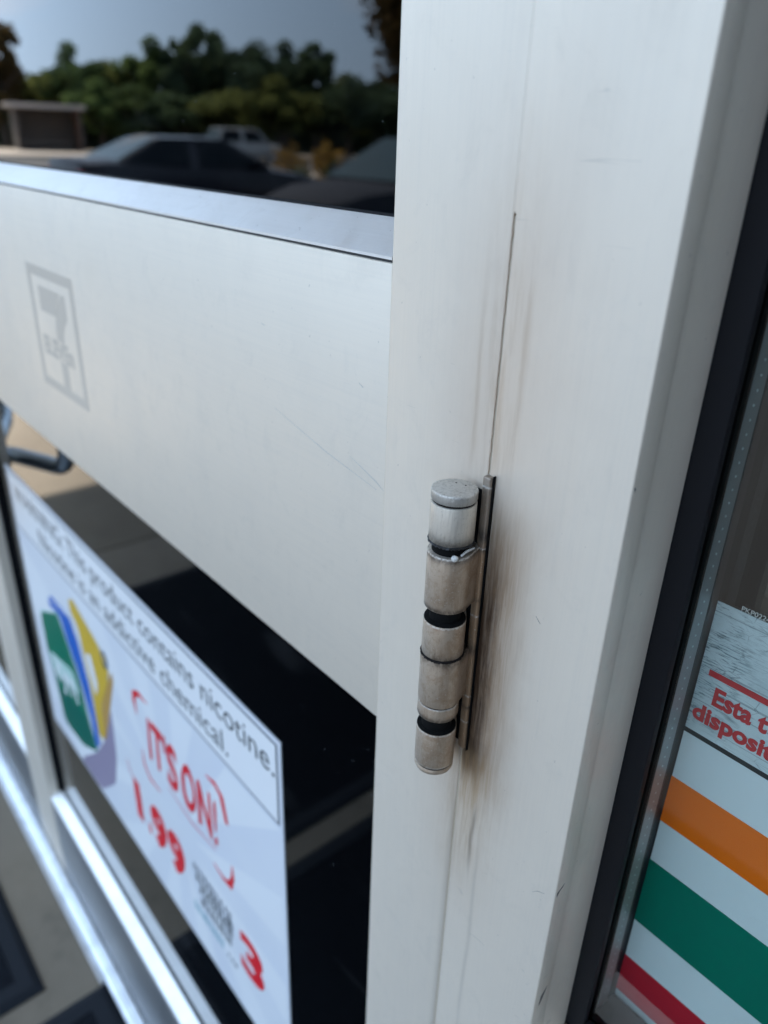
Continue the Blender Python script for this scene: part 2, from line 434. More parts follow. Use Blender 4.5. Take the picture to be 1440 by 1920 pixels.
# ------------------------------------------------------------------ ground, pavement, street
def struct(o): return tag(o, kind='structure')
struct(box('ground', -700, 700, -700, 700, -0.6, -0.32, 'dry_soil'))
lot = struct(box('parking_lot', -22.5, 14, -60, -1.75, -0.5, -0.22, 'asphalt'))
for k in range(5):
    box('stall_line', -17.95 + k * 2.8, -17.85 + k * 2.8, -7.6, -2.3, -0.222, -0.216, 'white_paint', lot)
struct(box('kerb', -12, 7.0, -1.749, -1.6, -0.45, 0.0, 'sidewalk_concrete', bev=0.01))
pav = struct(box('pavement', -12, 7.0, -1.599, 0.0, -0.3, -0.02, 'black_gap'))
for k in range(12):
    box('slab', -11.545 + k * 1.583, -9.972 + k * 1.583, -1.597, 0.06 if -3 < -10.95 + k * 1.583 < 0.5 else -0.001, -0.019, 0.0, 'pavement_concrete', pav, bev=0.003)
struct(box('planting_strip', -25.5, -22.5, -60, 60, -0.5, -0.10, 'dry_soil'))
struct(box('sidewalk', -28.5, -25.5, -60, 60, -0.5, -0.08, 'sidewalk_concrete'))
struct(box('street', -46, -28.5, -90, 90, -0.5, -0.21, 'asphalt'))
struct(box('far_sidewalk', -60, -46, -90, 90, -0.5, -0.06, 'sidewalk_concrete'))

# ------------------------------------------------------------------ store building
bld = empty('store_building', (3.0, 4.0, 0), 0, 'store building with white metal framed glass front under a deep canopy', 'building')
box('wall', -12, -4.0, 0.0, 0.25, 0, 4.55, 'fascia', bld)
box('wall', 2.2, 7, 0.0, 0.25, 0, 4.55, 'fascia', bld)
box('wall', -4.0, 2.2, 0.02, 0.25, 2.36, 4.55, 'fascia', bld)
box('wall', -12, -11.75, 0.25, 9, 0, 4.55, 'interior_wall', bld)
box('wall', 6.75, 7, 0.25, 9, 0, 4.55, 'interior_wall', bld)
box('wall', -12, 7, 9, 9.25, 0, 4.55, 'interior_wall', bld)
box('floor', -11.75, 6.75, 0.10, 9, -0.05, 0.004, 'interior_floor', bld)
box('roof', -12, 7, 0.0, 9.25, 4.551, 4.8, 'fascia', bld)
box('ceiling', -11.75, 6.75, 0.25, 9, 2.9, 3.0, 'interior_wall', bld)
box('canopy', -6.1, 7, -1.62, -0.001, 4.2, 4.55, 'fascia', bld, bev=0.01)
plain('shade_pier_brick', (0.10, 0.07, 0.055), 0.85, var=0.4, scale=9)
box('shade_pier', 1.35, 1.95, -1.3, -0.001, 0, 4.19, 'shade_pier_brick', bld)  # unseen pier, added to darken the right-facing side of the jamb
box('bulkhead', 0.0605, 2.2, 0.004, 0.2, 0.0, 0.77, 'frame_aluminium', bld)
box('bulkhead', -4.0, -1.98, 0.004, 0.2, 0.0, 0.77, 'frame_aluminium', bld)

# ------------------------------------------------------------------ door frame: jambs and head
frame = empty('door_frame', (0.03, 0.02, 0), 0, 'off white metal door frame whose right jamb carries the grimy hinge', 'door frame')
def zc(v): return H + v
def jamb(x0, x1, name='jamb'):
    # a face box plus a return with a fine groove in its side
    bm = bmesh.new()
    add_box(bm, x0, x1, 0.0, 0.0112, 0.0, 2.30, 0.0007, 3)
    add_box(bm, x0 + 0.0004, x1 - 0.0007, 0.0114, 0.0345, 0.0, 2.30)
    add_box(bm, x0, x1 - 0.008, 0.0347, 0.12, 0.0, 2.30)
    return from_bm(name, bm, 'door_aluminium', frame, True)
j_right = jamb(0.0004, 0.0603)
bm = bmesh.new(); add_box(bm, -1.975, -1.9155, 0.0, 0.12, 0.0, 2.30, 0.0007, 2)
from_bm('jamb', bm, 'frame_aluminium', frame, True)
box('head', -1.975, 0.0605, 0.0, 0.12, 2.301, 2.36, 'frame_aluminium', frame, bev=0.0007)
box('closing_strip', -0.0030, 0.0012, 0.0002, 0.03, zc(-0.020), 2.29, 'door_aluminium', frame)
box('closing_strip', -0.0030, 0.0012, 0.0005, 0.03, 0.022, zc(-0.235), 'filler', frame)
box('closing_strip', -0.0030, 0.0012, 0.00045, 0.03, zc(-0.234), zc(-0.021), 'filler', frame)
cr_ = random.Random(9)
cp = [(0.0001 + cr_.uniform(-0.00022, 0.00022), zc(-0.0195 - 0.0931 * k / 40)) for k in range(41)]
stroke('joint_crack', cp, [max(0.00010, (0.00045 if 1 < k < 5 else 0.00013) * cr_.uniform(0.15, 1.25) * (1 if k not in (0, 40) else 0.3)) for k in range(41)], -0.00015, 'crack', frame, 0.0003)
# chips and scratches on the right jamb
def mark(parent, pts, w, mat='scuff', y=-0.00012): return stroke('scratch', [(p[0], zc(p[1])) for p in pts], w, y, mat, parent, 0.0002)
mark(j_right, [(0.0490, -0.2955), (0.0515, -0.2925), (0.0552, -0.2905)], [0.00005, 0.00018, 0.00005])
mark(j_right, [(0.0305, -0.1605), (0.0322, -0.1622), (0.0330, -0.1628)], [0.00005, 0.00018, 0.00005])
prism('edge_chip', [(0.0010, zc(-0.2860)), (0.0055, zc(-0.2832)), (0.0048, zc(-0.2846)), (0.0030, zc(-0.2858)), (0.0012, zc(-0.2885))], 'x', 0.0600, 0.06040, 'edge_wear', j_right)
prism('edge_chip', [(0.0040, zc(-0.3600)), (0.0080, zc(-0.3550)), (0.0070, zc(-0.3585)), (0.0046, zc(-0.3650)), (0.0035, zc(-0.3660))], 'x', 0.0600, 0.06040, 'edge_wear', j_right)
prism('edge_chip', [(0.0007, zc(-0.0965)), (0.0017, zc(-0.0970)), (0.0012, zc(-0.0985))], 'x', 0.0600, 0.06040, 'edge_wear', j_right)

# ------------------------------------------------------------------ door leaves
GY = 0.020                                   # front of the door glass
def door_leaf(hx, s, label, detailed):
    """hx: hinge side, s=-1 leaf runs to the left of it"""
    d = empty('storefront_door', (hx + s * 0.47, 0.02, 0.022), 0, label, 'door', 'pair of storefront doors')
    al = 'door_aluminium' if detailed else 'frame_aluminium'
    X = lambda v: hx + s * v
    z0, z1 = 0.022, 2.295
    W = 0.9555
    box('stile', X(0.0003), X(0.0602), 0.0, 0.044, z0, z1, al, d, bev=0.0006, seg=3)
    box('stile', X(W), X(W - 0.0585), 0.0, 0.044, z0, z1, al, d, bev=0.0012)
    a, b = X(0.0604), X(W - 0.0587)
    rail_top = zc(-1.023)
    box('bottom_rail', a, b, 0.0, 0.044, z0, rail_top, 'dark_rail_aluminium', d, bev=0.0008)
    box('top_rail', a, b, 0.0, 0.044, 2.20, z1, al, d, bev=0.0008)
    mp = box('middle_rail', a, b, 0.00035, 0.044, zc(-0.272), zc(-0.0436), 'panel_aluminium', d, bev=0.0005)
    # sloping glazing bead under the upper pane, with a dark seam below it and a small gap at its right end
    bead = prism('glazing_bead', [(0.0012, zc(-0.0424)), (0.0012, zc(-0.0412)), (0.0178, zc(-0.0285)), (0.0178, zc(-0.0424))], 'x', min(X(0.0616), b), max(X(0.0616), b), 'bead_aluminium', d)
    box('bead_gap', X(0.0603), X(0.0615), 0.0020, 0.0176, zc(-0.0436), zc(-0.0330), 'black_gap', d)
    box('bead_seam', a, b, 0.0022, 0.0176, zc(-0.0436), zc(-0.0424), 'rubber', d)
    prism('glazing_bead', [(0.0012, rail_top), (0.0012, rail_top + 0.004), (0.0178, rail_top + 0.013), (0.0178, rail_top)], 'x', min(a, b), max(a, b), 'bead_aluminium', d)
    # black gasket lines round the panes
    gs = 'gasket'
    box('gasket', a, b, 0.0178, GY + 0.001, zc(-0.0436), zc(-0.0276), gs, d)
    box('gasket', a, b, 0.0178, GY + 0.001, rail_top, rail_top + 0.0155, gs, d)
    box('gasket', X(W - 0.0587), X(W - 0.0635), 0.014, GY + 0.001, rail_top, zc(-0.272), gs, d)
    box('gasket', X(W - 0.0587), X(W - 0.0635), 0.014, GY + 0.001, zc(-0.0285), 2.2, gs, d)
    box('gasket', X(0.0604), X(0.0622), 0.014, GY + 0.001, zc(-0.0268), 2.2, gs, d)
    pane('glass_pane', a, b, GY, zc(-0.0430), 2.199, 'door_glass', d)
    pane('glass_pane', a, b, GY, rail_top, zc(-0.2721), 'door_glass', d)
    # offset pull handle standing on the lock stile
    mx, gx, hz = X(W - 0.028), X(W - 0.140), zc(-0.414)
    pts = []
    def bend(p0, p1, p2, n=7):
        for i in range(n + 1):
            t = i / n
            pts.append(tuple(p0[k] * (1 - t) ** 2 + 2 * p1[k] * t * (1 - t) + p2[k] * t * t for k in range(3)))
    top = zc(-0.05)
    pts.append((mx, 0.0, hz)); pts.append((mx + (gx - mx) * 0.10, -0.012, hz))
    bend((mx + (gx - mx) * 0.70, -0.042, hz), (gx, -0.052, hz), (gx, -0.052, hz + 0.035))
    bend((gx, -0.052, top - 0.035), (gx, -0.052, top), (mx + (gx - mx) * 0.70, -0.042, top))
    pts.append((mx + (gx - mx) * 0.10, -0.012, top)); pts.append((mx, 0.0, top))
    h = tube('pull_handle', pts, 0.0115, 'steel_tube', d, 20)
    for zz in (hz, top):
        bm = bmesh.new(); bmesh.ops.create_cone(bm, cap_ends=True, segments=28, radius1=0.021, radius2=0.019, depth=0.004, matrix=Matrix.Translation((mx, -0.002, zz)) @ Matrix.Rotation(math.pi / 2, 4, 'X'))
        from_bm('mounting_disc', bm, 'steel_tube', h, True)
    return d, mp
door, middle = door_leaf(0.0, -1, 'right hand storefront door with white middle rail and a poster on its lower pane', True)
# worn emblem printed on the middle rail
emb = sheet('emblem', rect(-0.5392, -0.5302, zc(-0.2075), zc(-0.1021)), 0.00022, 'logo_print', middle)
ey = 0.00022
for r_ in (rect(-0.4402, -0.4312, zc(-0.2075), zc(-0.1021)), rect(-0.5302, -0.4402, zc(-0.1105), zc(-0.1021)), rect(-0.5302, -0.4402, zc(-0.2075), zc(-0.1991))):
    sheet('emblem', r_, ey, 'logo_print', middle)
sheet('emblem_numeral', [(-0.5155, zc(-0.1390)), (-0.5155, zc(-0.1180)), (-0.4640, zc(-0.1180)), (-0.4735, zc(-0.1275)), (-0.4805, zc(-0.1390))], ey, 'logo_print', middle)
sheet('emblem_numeral', [(-0.4612, zc(-0.1185)), (-0.4535, zc(-0.1185)), (-0.4535, zc(-0.1370)), (-0.4620, zc(-0.1440)), (-0.4670, zc(-0.1520)), (-0.4690, zc(-0.1590)), (-0.4845, zc(-0.1590)), (-0.4845, zc(-0.1500)), (-0.4815, zc(-0.1410)), (-0.4755, zc(-0.1320)), (-0.4715, zc(-0.1265))], ey, 'logo_print', middle)
text('emblem_word', 'ELEVEn', -0.5215, zc(-0.1755), ey, 0.0150, 0.0700, 'logo_print', middle, bold=0.055)
sheet('emblem_numeral', rect(-0.4845, -0.4690, zc(-0.1991), zc(-0.1772)), ey, 'logo_print', middle)
for p_, w_ in (([(-0.0860, -0.1330), (-0.0660, -0.1395), (-0.0610, -0.1420)], [0.0001, 0.0006, 0.0002]), ([(-0.150, -0.1270), (-0.105, -0.1370), (-0.066, -0.1432)], [0.0001, 0.0005, 0.0002]), ([(-0.0800, -0.0965), (-0.0770, -0.0980)], [0.0002, 0.0005]), ([(-0.1600, -0.0850), (-0.1570, -0.0856)], [0.0003, 0.0003])):
    stroke('scratch', [(p[0], zc(p[1])) for p in p_], w_, 0.00024, 'panel_scratch', middle, 0.0002)
door2, middle2 = door_leaf(-1.9145, 1, 'left hand storefront door past the far stile, at the picture edge', False)

thr = empty('threshold', (-0.95, 0.0, 0), 0, 'bare aluminium threshold strip under the glass doors', 'threshold')
prism('ramp', [(-0.0205, 0.0005), (-0.0205, 0.006), (-0.006, 0.0125), (0.05, 0.0125), (0.05, 0.0005)], 'x', -1.914, 0.0, 'threshold_metal', thr)
box('edge_strip', -1.914, -0.672, -0.0285, -0.0207, 0.0005, 0.0085, 'threshold_metal', thr, bev=0.002)
for k, yy in enumerate((-0.012, -0.004)):
    box('rib', -1.913, -0.001, yy, yy + 0.0025, 0.0085 + 0.0025 * k, 0.0118 + 0.0022 * k, 'threshold_metal', thr, bev=0.0006)

# ------------------------------------------------------------------ hinge
hin = empty('hinge', (-0.0045, -0.013, zc(-0.2525)))
hin.parent = door; hin.location = WLOC['hinge'] - WLOC[door.name]
hin['label'] = 'grimy brown barrel hinge with black gaps between its knuckles'
ax, ay = -0.0045, -0.013
def cyl(name, r, za, zb, mat='hinge_metal', ch=0.0006, parent=hin):
    za, zb = zc(min(za, zb)), zc(max(za, zb))
    return lathe(name, [(r - ch, za), (r - ch * 0.3, za + ch * 0.25), (r, za + ch), (r, zb - ch), (r - ch * 0.3, zb - ch * 0.25), (r - ch, zb)], ax, ay, mat, parent, 64)
cap_top = cyl('end_cap', 0.00895, -0.1206, -0.1163, 'hinge_cap', 0.0007)
cyl('cap_groove', 0.0083, -0.1214, -0.1206, 'grime', 0.0001)
for dx, dy in ((-0.0028, 0.0035), (0.0012, 0.0045)):
    lathe('pin_hole', [(0.0003, zc(-0.11635)), (0.0004, zc(-0.11622)), (0.0003, zc(-0.1162))], ax + dx, ay + dy, 'grime', hin, 10)
def hull(pts):
    pts = sorted(set(pts)); lo, up = [], []
    def cr(o, a, b): return (a[0] - o[0]) * (b[1] - o[1]) - (a[1] - o[1]) * (b[0] - o[0])
    for p in pts:
        while len(lo) > 1 and cr(lo[-2], lo[-1], p) <= 0: lo.pop()
        lo.append(p)
    for p in reversed(pts):
        while len(up) > 1 and cr(up[-2], up[-1], p) <= 0: up.pop()
        up.append(p)
    return lo[:-1] + up[:-1]
def knuckle(r, za, zb, web, ch=0.0005):
    cpts = [(ax + r * math.cos(a * math.pi / 32), ay + r * math.sin(a * math.pi / 32)) for a in range(64)]
    if web == 'jamb': cpts += [(0.0006, -0.0029), (0.0006, -0.0004), (-0.002, -0.0004)]
    if web == 'door': cpts += [(-0.0095, -0.0005), (-0.0045, -0.0005)]
    hp = hull(cpts)
    bm = bmesh.new()
    cx = sum(p[0] for p in hp) / len(hp); cy = sum(p[1] for p in hp) / len(hp)
    rings = []
    for inset, z in ((ch, za), (ch * 0.3, za + ch * 0.3), (0, za + ch), (0, zb - ch), (ch * 0.3, zb - ch * 0.3), (ch, zb)):
        k = 1 - inset / r
        rings.append([bm.verts.new((cx + (p[0] - cx) * k, cy + (p[1] - cy) * k, zc(z))) for p in hp])
    n = len(hp)
    for a, b in zip(rings, rings[1:]):
        for i in range(n): bm.faces.new((a[i], a[(i + 1) % n], b[(i + 1) % n], b[i]))
    bm.faces.new(rings[0][::-1]); bm.faces.new(rings[-1])
    return from_bm('knuckle', bm, 'hinge_metal', hin, True)
knuckle(0.0089, -0.1376, -0.1215, 'door')
cyl('bushing', 0.0074, -0.1425, -0.1377, 'black_gap', 0.0003)
k2 = knuckle(0.0090, -0.1676, -0.1424, 'jamb')
cyl('bushing', 0.0064, -0.1738, -0.1675, 'black_gap', 0.0003)
cyl('bushing_disc', 0.0086, -0.1746, -0.1736, 'black_gap', 0.0003)
knuckle(0.0088, -0.1904, -0.1740, 'door')
knuckle(0.0090, -0.2152, -0.1914, 'jamb')
cyl('cap_groove', 0.0085, -0.2158, -0.2152, 'grime', 0.0001)
knuckle(0.0089, -0.2226, -0.2158, 'door', 0.0004)
cyl('bushing', 0.0066, -0.2294, -0.2226, 'black_gap', 0.0003)
cyl('bushing_disc', 0.0086, -0.2302, -0.2292, 'black_gap', 0.0003)
knuckle(0.0088, -0.2490, -0.2296, 'door')
cyl('cap_groove', 0.0082, -0.2498, -0.2490, 'grime', 0.0001)
cyl('end_cap', 0.0087, -0.2527, -0.2498, ch=0.0012)
# ragged nylon lips squeezed out of two of the gaps
for zz, rr_, pm in ((-0.1380, 0.00885, 'rubber'), (-0.1909, 0.0089, 'grime')):
    lathe('nylon_lip', [(rr_ - 0.0006, zc(zz - 0.0007)), (rr_ + 0.0003, zc(zz - 0.0003)), (rr_ + 0.0003, zc(zz + 0.0003)), (rr_ - 0.0006, zc(zz + 0.0007))], ax, ay, pm, hin, 90, wob=0.0003)
# leaves: jamb bar with rounded ends, door bar coloured black for the shade behind the barrel, black strip on the right side
bm = bmesh.new(); add_box(bm, -0.0004, 0.0036, -0.0028, 0.0004, zc(-0.2455), zc(-0.1125), 0.0009, 3); from_bm('leaf', bm, 'hinge_leaf', hin, True)
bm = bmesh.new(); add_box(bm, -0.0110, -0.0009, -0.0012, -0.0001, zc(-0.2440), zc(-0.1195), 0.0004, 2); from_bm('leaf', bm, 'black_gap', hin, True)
bm = bmesh.new(); add_box(bm, 0.0037, 0.0041, -0.0015, -0.0001, zc(-0.2466), zc(-0.1120), 0.0001, 1); from_bm('leaf_side_strip', bm, 'black_gap', hin, True)  # thin black strip along the right side of the jamb leaf
# dried paint crumb on the second knuckle
bm = bmesh.new(); bmesh.ops.create_icosphere(bm, subdivisions=2, radius=0.00135, matrix=Matrix.Translation((ax + 0.0078, ay - 0.0052, zc(-0.1417))))
for v in bm.verts: v.co += Vector((rng.uniform(-1, 1), rng.uniform(-1, 1), rng.uniform(-1, 1))) * 0.00018
from_bm('paint_crumb', bm, 'paint_chip', hin, True)
tube('paint_crumb', [(ax + 0.0085, ay - 0.0025, zc(-0.1411)), (ax + 0.0079, ay + 0.0010, zc(-0.1405)), (ax + 0.0082, ay + 0.0048, zc(-0.1402))], [0.0004, 0.0006, 0.0003], 'paint_chip', hin, 8)

# ------------------------------------------------------------------ shop window beside the door
win = empty('shop_window', (1.1, 0.04, 0.775), 0, 'double glazed shop window with black gasket and perforated metal spacer, right of the jamb', 'window')
SILL = zc(-0.413)
prism('sill', [(0.0, 0.775), (0.0, SILL - 0.001), (0.0007, SILL), (0.0345, SILL), (0.0345, 0.775)], 'x', 0.0605, 2.14, 'frame_aluminium', win)
box('head', 0.0605, 2.14, 0.0, 0.12, 2.301, 2.36, 'frame_aluminium', win)
box('jamb', 2.14, 2.20, 0.0, 0.12, 0.775, 2.36, 'frame_aluminium', win)
box('gasket', 0.0530, 0.0694, 0.0352, 0.0395, SILL, 2.30, 'gasket', win, bev=0.0008)
box('gasket', 0.0696, 2.13, 0.0352, 0.0395, 0.79, SILL + 0.011, 'gasket', win, bev=0.0008)
pane('glass_pane', 0.0610, 2.135, 0.0400, 0.80, 2.30, 'window_glass', win)
box('sealant', 0.0530, 0.0670, 0.0465, 0.0512, 0.79, 2.30, 'black_gap', win)
sp = box('spacer_bar', 0.0560, 0.0671, 0.0514, 0.0612, 0.79, 2.30, 'spacer_metal', win)
bm = bmesh.new(); bmesh.ops.create_cone(bm, cap_ends=True, segments=8, radius1=0.00055, radius2=0.0004, depth=0.0003, matrix=Matrix.Rotation(math.pi / 2, 4, 'Y'))
dot_me = bpy.data.meshes.new('perforation'); bm.to_mesh(dot_me); bm.free(); dot_me.materials.append(MAT['spacer_dot'])
for k in range(150):
    o = bpy.data.objects.new('perforation', dot_me); COL.objects.link(o); o.parent = sp
    o.location = (0.0672, 0.0563, SILL + 0.012 + k * 0.0053)
box('sealant', 0.0530, 0.0668, 0.0614, 0.0790, 0.79, 2.30, 'rubber', win)
box('sealant', 0.0670, 2.13, 0.0465, 0.0670, 0.79, SILL + 0.001, 'rubber', win)
pane('glass_pane', 0.0670, 2.135, 0.0690, 0.80, 2.30, 'window_glass', win)
box('inner_mullion', 0.0300, 0.0660, 0.0795, 0.12, 0.0, 2.30, 'rubber', win)

# the matching window on the far side of the doors
win2 = empty('shop_window', (-2.99, 0.04, 0.775), 0, 'plain shop window on the far side of the left hand door', 'window')
box('sill', -4.0, -1.976, 0.0, 0.0345, 0.775, SILL, 'frame_aluminium', win2)
box('head', -4.0, -1.976, 0.0, 0.12, 2.301, 2.36, 'frame_aluminium', win2)
box('jamb', -4.0, -3.94, 0.0, 0.12, SILL, 2.30, 'frame_aluminium', win2)
box('gasket', -3.94, -1.976, 0.0352, 0.0395, SILL, SILL + 0.011, 'gasket', win2)
pane('glass_pane', -3.94, -1.976, 0.0400, 0.80, 2.30, 'window_glass', win2)

# decals on the inner pane
DY = 0.0680
for n_, c_, r_ in (('decal_white', (0.72, 0.78, 0.77), 0.45), ('decal_orange', (0.88, 0.165, 0.005), 0.4), ('decal_green', (0.0, 0.175, 0.11), 0.4), ('decal_red', (0.55, 0.02, 0.035), 0.4), ('notice_red', (0.58, 0.035, 0.04), 0.5), ('decal_line', (0.02, 0.028, 0.03), 0.5), ('clear_print', (0.62, 0.62, 0.58), 0.5)):
    plain(n_, c_, r_, spec=0.1)
dec = empty('window_decal', (1.1, DY, SILL), 0, 'white window decal with orange, green and red stripes, below the cracked notice', 'decal')
sheet('backing', rect(0.0675, 2.10, zc(-0.475), zc(-0.2280)), DY, 'decal_white', dec)
for n_, a, b in (('decal_orange', -0.2822, -0.2545), ('decal_green', -0.3518, -0.3083), ('decal_red', -0.4075, -0.3795)):
    sheet('stripe', rect(0.0674, 2.101, zc(a), zc(b)), DY - 0.0003, n_, dec)
def make_cracked():
    m = Mat('notice_paper', (0.66, 0.73, 0.72), 0.5)
    p = m.pos()
    x, y, z = m.xyz()
    z = z - H
    wear = m.noise((70, 1, 110), 5, 0.7, dist=0.6)
    fib = m.noise((160, 1, 1500), 3, 0.6, dist=0.3)
    crk = m.voro((110, 1, 260))
    crk2 = m.noise((60, 1, 520), 2, 0.5, dist=2.0)
    lines = m.noise((9, 1, 700), 2, 0.4)
    upper = z.step(-0.214, -0.185)
    m.mix(m.noise((40, 1, 50), 4).step(0.4, 0.7) * 0.5, (0.36, 0.46, 0.48))
    m.mix(lines.step(0.61, 0.64) * 0.5, (0.10, 0.14, 0.15))
    m.mix(crk.step(0.026, 0.008) * m.noise((50, 1, 50), 3).step(0.44, 0.60) * 0.55, (0.09, 0.12, 0.13))
    m.mix(fib.step(0.48, 0.60) * wear.step(0.40, 0.56) * x.step(0.098, 0.074) * 0.85, (0.09, 0.14, 0.16))
    m.mix(wear.step(0.60, 0.72) * upper * 0.6, (0.11, 0.16, 0.17))
    MAT['notice_paper'] = m.m
make_cracked()
note = empty('notice_sticker', (0.12, DY, zc(-0.2255)), 0, 'cracked pale notice sticker with red Spanish lettering on the shop window', 'sticker')
sheet('paper', rect(0.0675, 0.2100, zc(-0.2255), zc(-0.1611)), DY, 'notice_paper', note)
sheet('lower_edge', rect(0.0672, 0.2103, zc(-0.2279), zc(-0.2257)), DY - 0.0001, 'decal_line', note)
sheet('rule', rect(0.0715, 0.2050, zc(-0.1953), zc(-0.1925)), DY - 0.0003, 'notice_red', note)
text('lettering', 'Esta t', 0.0757, zc(-0.2078), DY - 0.0003, 0.0084, 0.0232, 'notice_red', note, bold=0.036)
text('lettering', 'disposit', 0.0690, zc(-0.2186), DY - 0.0003, 0.0078, 0.0350, 'notice_red', note, bold=0.036)
sheet('lettering', rect(0.0960, 0.0985, zc(-0.1830), zc(-0.1755)), DY - 0.0003, 'notice_red', note)
text('print_code', 'PKP0224', 0.0772, zc(-0.1606), DY - 0.0003, 0.0021, 0.0112, 'clear_print', note, bold=0.004)

# ------------------------------------------------------------------ poster on the lower pane
PY = 0.0192
def make_paper():
    m = Mat('poster_paper', (0.73, 0.755, 0.79), 0.32, 0, 0.5)
    x, y, z = m.xyz()
    m.mix(m.noise((5, 1, 6), 3).step(0.4, 0.65) * 0.4, (0.66, 0.69, 0.77))
    MAT['poster_paper'] = m.m
make_paper()
for n_, c_ in (('print_ray', (0.78, 0.80, 0.82)), ('print_white', (0.80, 0.81, 0.82)), ('print_black', (0.035, 0.045, 0.05)), ('print_grey', (0.16, 0.17, 0.19)), ('print_red', (0.74, 0.016, 0.028)), ('print_pink', (0.62, 0.22, 0.27)), ('print_green', (0.0, 0.17, 0.10)), ('print_green_dark', (0.0, 0.125, 0.09)), ('print_blue', (0.02, 0.13, 0.52)), ('print_yellow', (0.66, 0.44, 0.05)), ('print_tan', (0.50, 0.30, 0.09)), ('print_purple', (0.30, 0.26, 0.36)), ('print_teal', (0.22, 0.42, 0.48)), ('print_mint', (0.45, 0.66, 0.60))):
    plain(n_, c_, 0.35)
pos = empty('poster', (-0.513, PY, zc(-0.8185)), 0, 'pale advertising poster with red price and nicotine warning on the lower door pane', 'poster')
PX0, PX1, PZ0, PZ1 = -0.8400, -0.1872, -0.8185, -0.3935
sheet('paper', rect(PX0, PX1, zc(PZ0), zc(PZ1)), PY, 'poster_paper', pos, 0.0006)
y1, y2, y3 = PY - 0.0002, PY - 0.0004, PY - 0.0006
# rays fanning from the middle of the sheet
for a in range(10, 360, 30):
    q = [(-0.40, -0.66)]
    for aa in (a, a + 15):
        t = 0.9
        dx, dz = math.cos(math.radians(aa)), math.sin(math.radians(aa))
        lim = []
        if dx > 1e-6: lim.append((PX1 - 0.004 + 0.40) / dx)
        if dx < -1e-6: lim.append((PX0 + 0.004 + 0.40) / dx)
        if dz > 1e-6: lim.append((-0.485 + 0.66) / dz)
        if dz < -1e-6: lim.append((PZ0 + 0.004 + 0.66) / dz)
        t = min(v for v in lim if v > 0)
        q.append((-0.40 + dx * t, -0.66 + dz * t))
    q[0] = (-0.40 + (q[1][0] + q[2][0] + 0.8) * 0.10, -0.66 + (q[1][1] + q[2][1] + 1.32) * 0.10)
    sheet('ray', [(p[0], zc(p[1])) for p in q], PY - 0.0001, 'print_ray', pos, 0.00005)
hd = sheet('warning_box', rect(PX0 + 0.006, PX1 - 0.006, zc(-0.4790), zc(PZ1 - 0.006)), y2, 'print_white', pos)
bz0, bz1, bx0, bx1 = -0.4800, PZ1 - 0.0045, PX0 + 0.0045, PX1 - 0.0045
for r_ in (rect(bx0, bx1, zc(bz1 - 0.0018), zc(bz1)), rect(bx0, bx1, zc(bz0), zc(bz0 + 0.0018)), rect(bx0, bx0 + 0.0018, zc(bz0 + 0.0018), zc(bz1 - 0.0018)), rect(bx1 - 0.0018, bx1, zc(bz0 + 0.0018), zc(bz1 - 0.0018))):
    sheet('box_line', r_, y3, 'print_grey', hd, 0.0002)
text('lettering', 'WARNING: This product contains nicotine.', -0.812, zc(-0.4335), y3, 0.0245, 0.616, 'print_black', hd, bold=-0.004)
text('lettering', 'Nicotine is an addictive chemical.', -0.735, zc(-0.4680), y3, 0.0235, 0.466, 'print_black', hd, bold=-0.004)
def chaikin(p, n=2):
    for _ in range(n):
        q = []
        for a, b in zip(p, p[1:] + p[:1]):
            q += [(a[0] * .9 + b[0] * .1, a[1] * .9 + b[1] * .1), (a[0] * .1 + b[0] * .9, a[1] * .1 + b[1] * .9)]
        p = q
    return p
def poly(name, mat, pts, y=y2):
    if name in ('printed_pack', 'printed_shade', 'printed_band'): pts = chaikin(pts)
    return sheet(name, [(p[0], zc(p[1])) for p in pts], y, mat, pos, 0.0002)
poly('printed_shade', 'print_purple', [(-0.5600, -0.6100), (-0.5677, -0.6965), (-0.5886, -0.7538), (-0.6529, -0.8154), (-0.7300, -0.8154), (-0.6454, -0.7424), (-0.5917, -0.6766)], y1)
poly('printed_pack', 'print_yellow', [(-0.6572, -0.5092), (-0.6371, -0.4990), (-0.5677, -0.5243), (-0.5466, -0.5458), (-0.5592, -0.5744), (-0.5961, -0.6313), (-0.6042, -0.6916), (-0.6215, -0.6959), (-0.6234, -0.6093), (-0.6368, -0.5388), (-0.6559, -0.5261)])
poly('printed_pack', 'print_tan', [(-0.5394, -0.5448), (-0.5355, -0.5543), (-0.5909, -0.6740), (-0.6042, -0.6926), (-0.5940, -0.6280)], y2)
poly('printed_pack', 'print_blue', [(-0.7474, -0.5512), (-0.7313, -0.5412), (-0.6648, -0.5379), (-0.6441, -0.5680), (-0.6278, -0.6215), (-0.6231, -0.6769), (-0.6234, -0.7136), (-0.6471, -0.7352), (-0.6445, -0.6917), (-0.6665, -0.6265), (-0.6907, -0.5909), (-0.7078, -0.5588), (-0.7463, -0.5639)], y3)
poly('printed_pack', 'print_green', [(-0.7990, -0.5985), (-0.7172, -0.5601), (-0.6928, -0.5959), (-0.6720, -0.6299), (-0.6556, -0.6994), (-0.6398, -0.7383), (-0.7040, -0.7726), (-0.7783, -0.7800), (-0.7860, -0.7090), (-0.8010, -0.6566)], y3)
poly('printed_band', 'print_green_dark', [(-0.7780, -0.7150), (-0.6600, -0.6950), (-0.6430, -0.7370), (-0.7040, -0.7700), (-0.7760, -0.7770)], y3 - 0.0001)
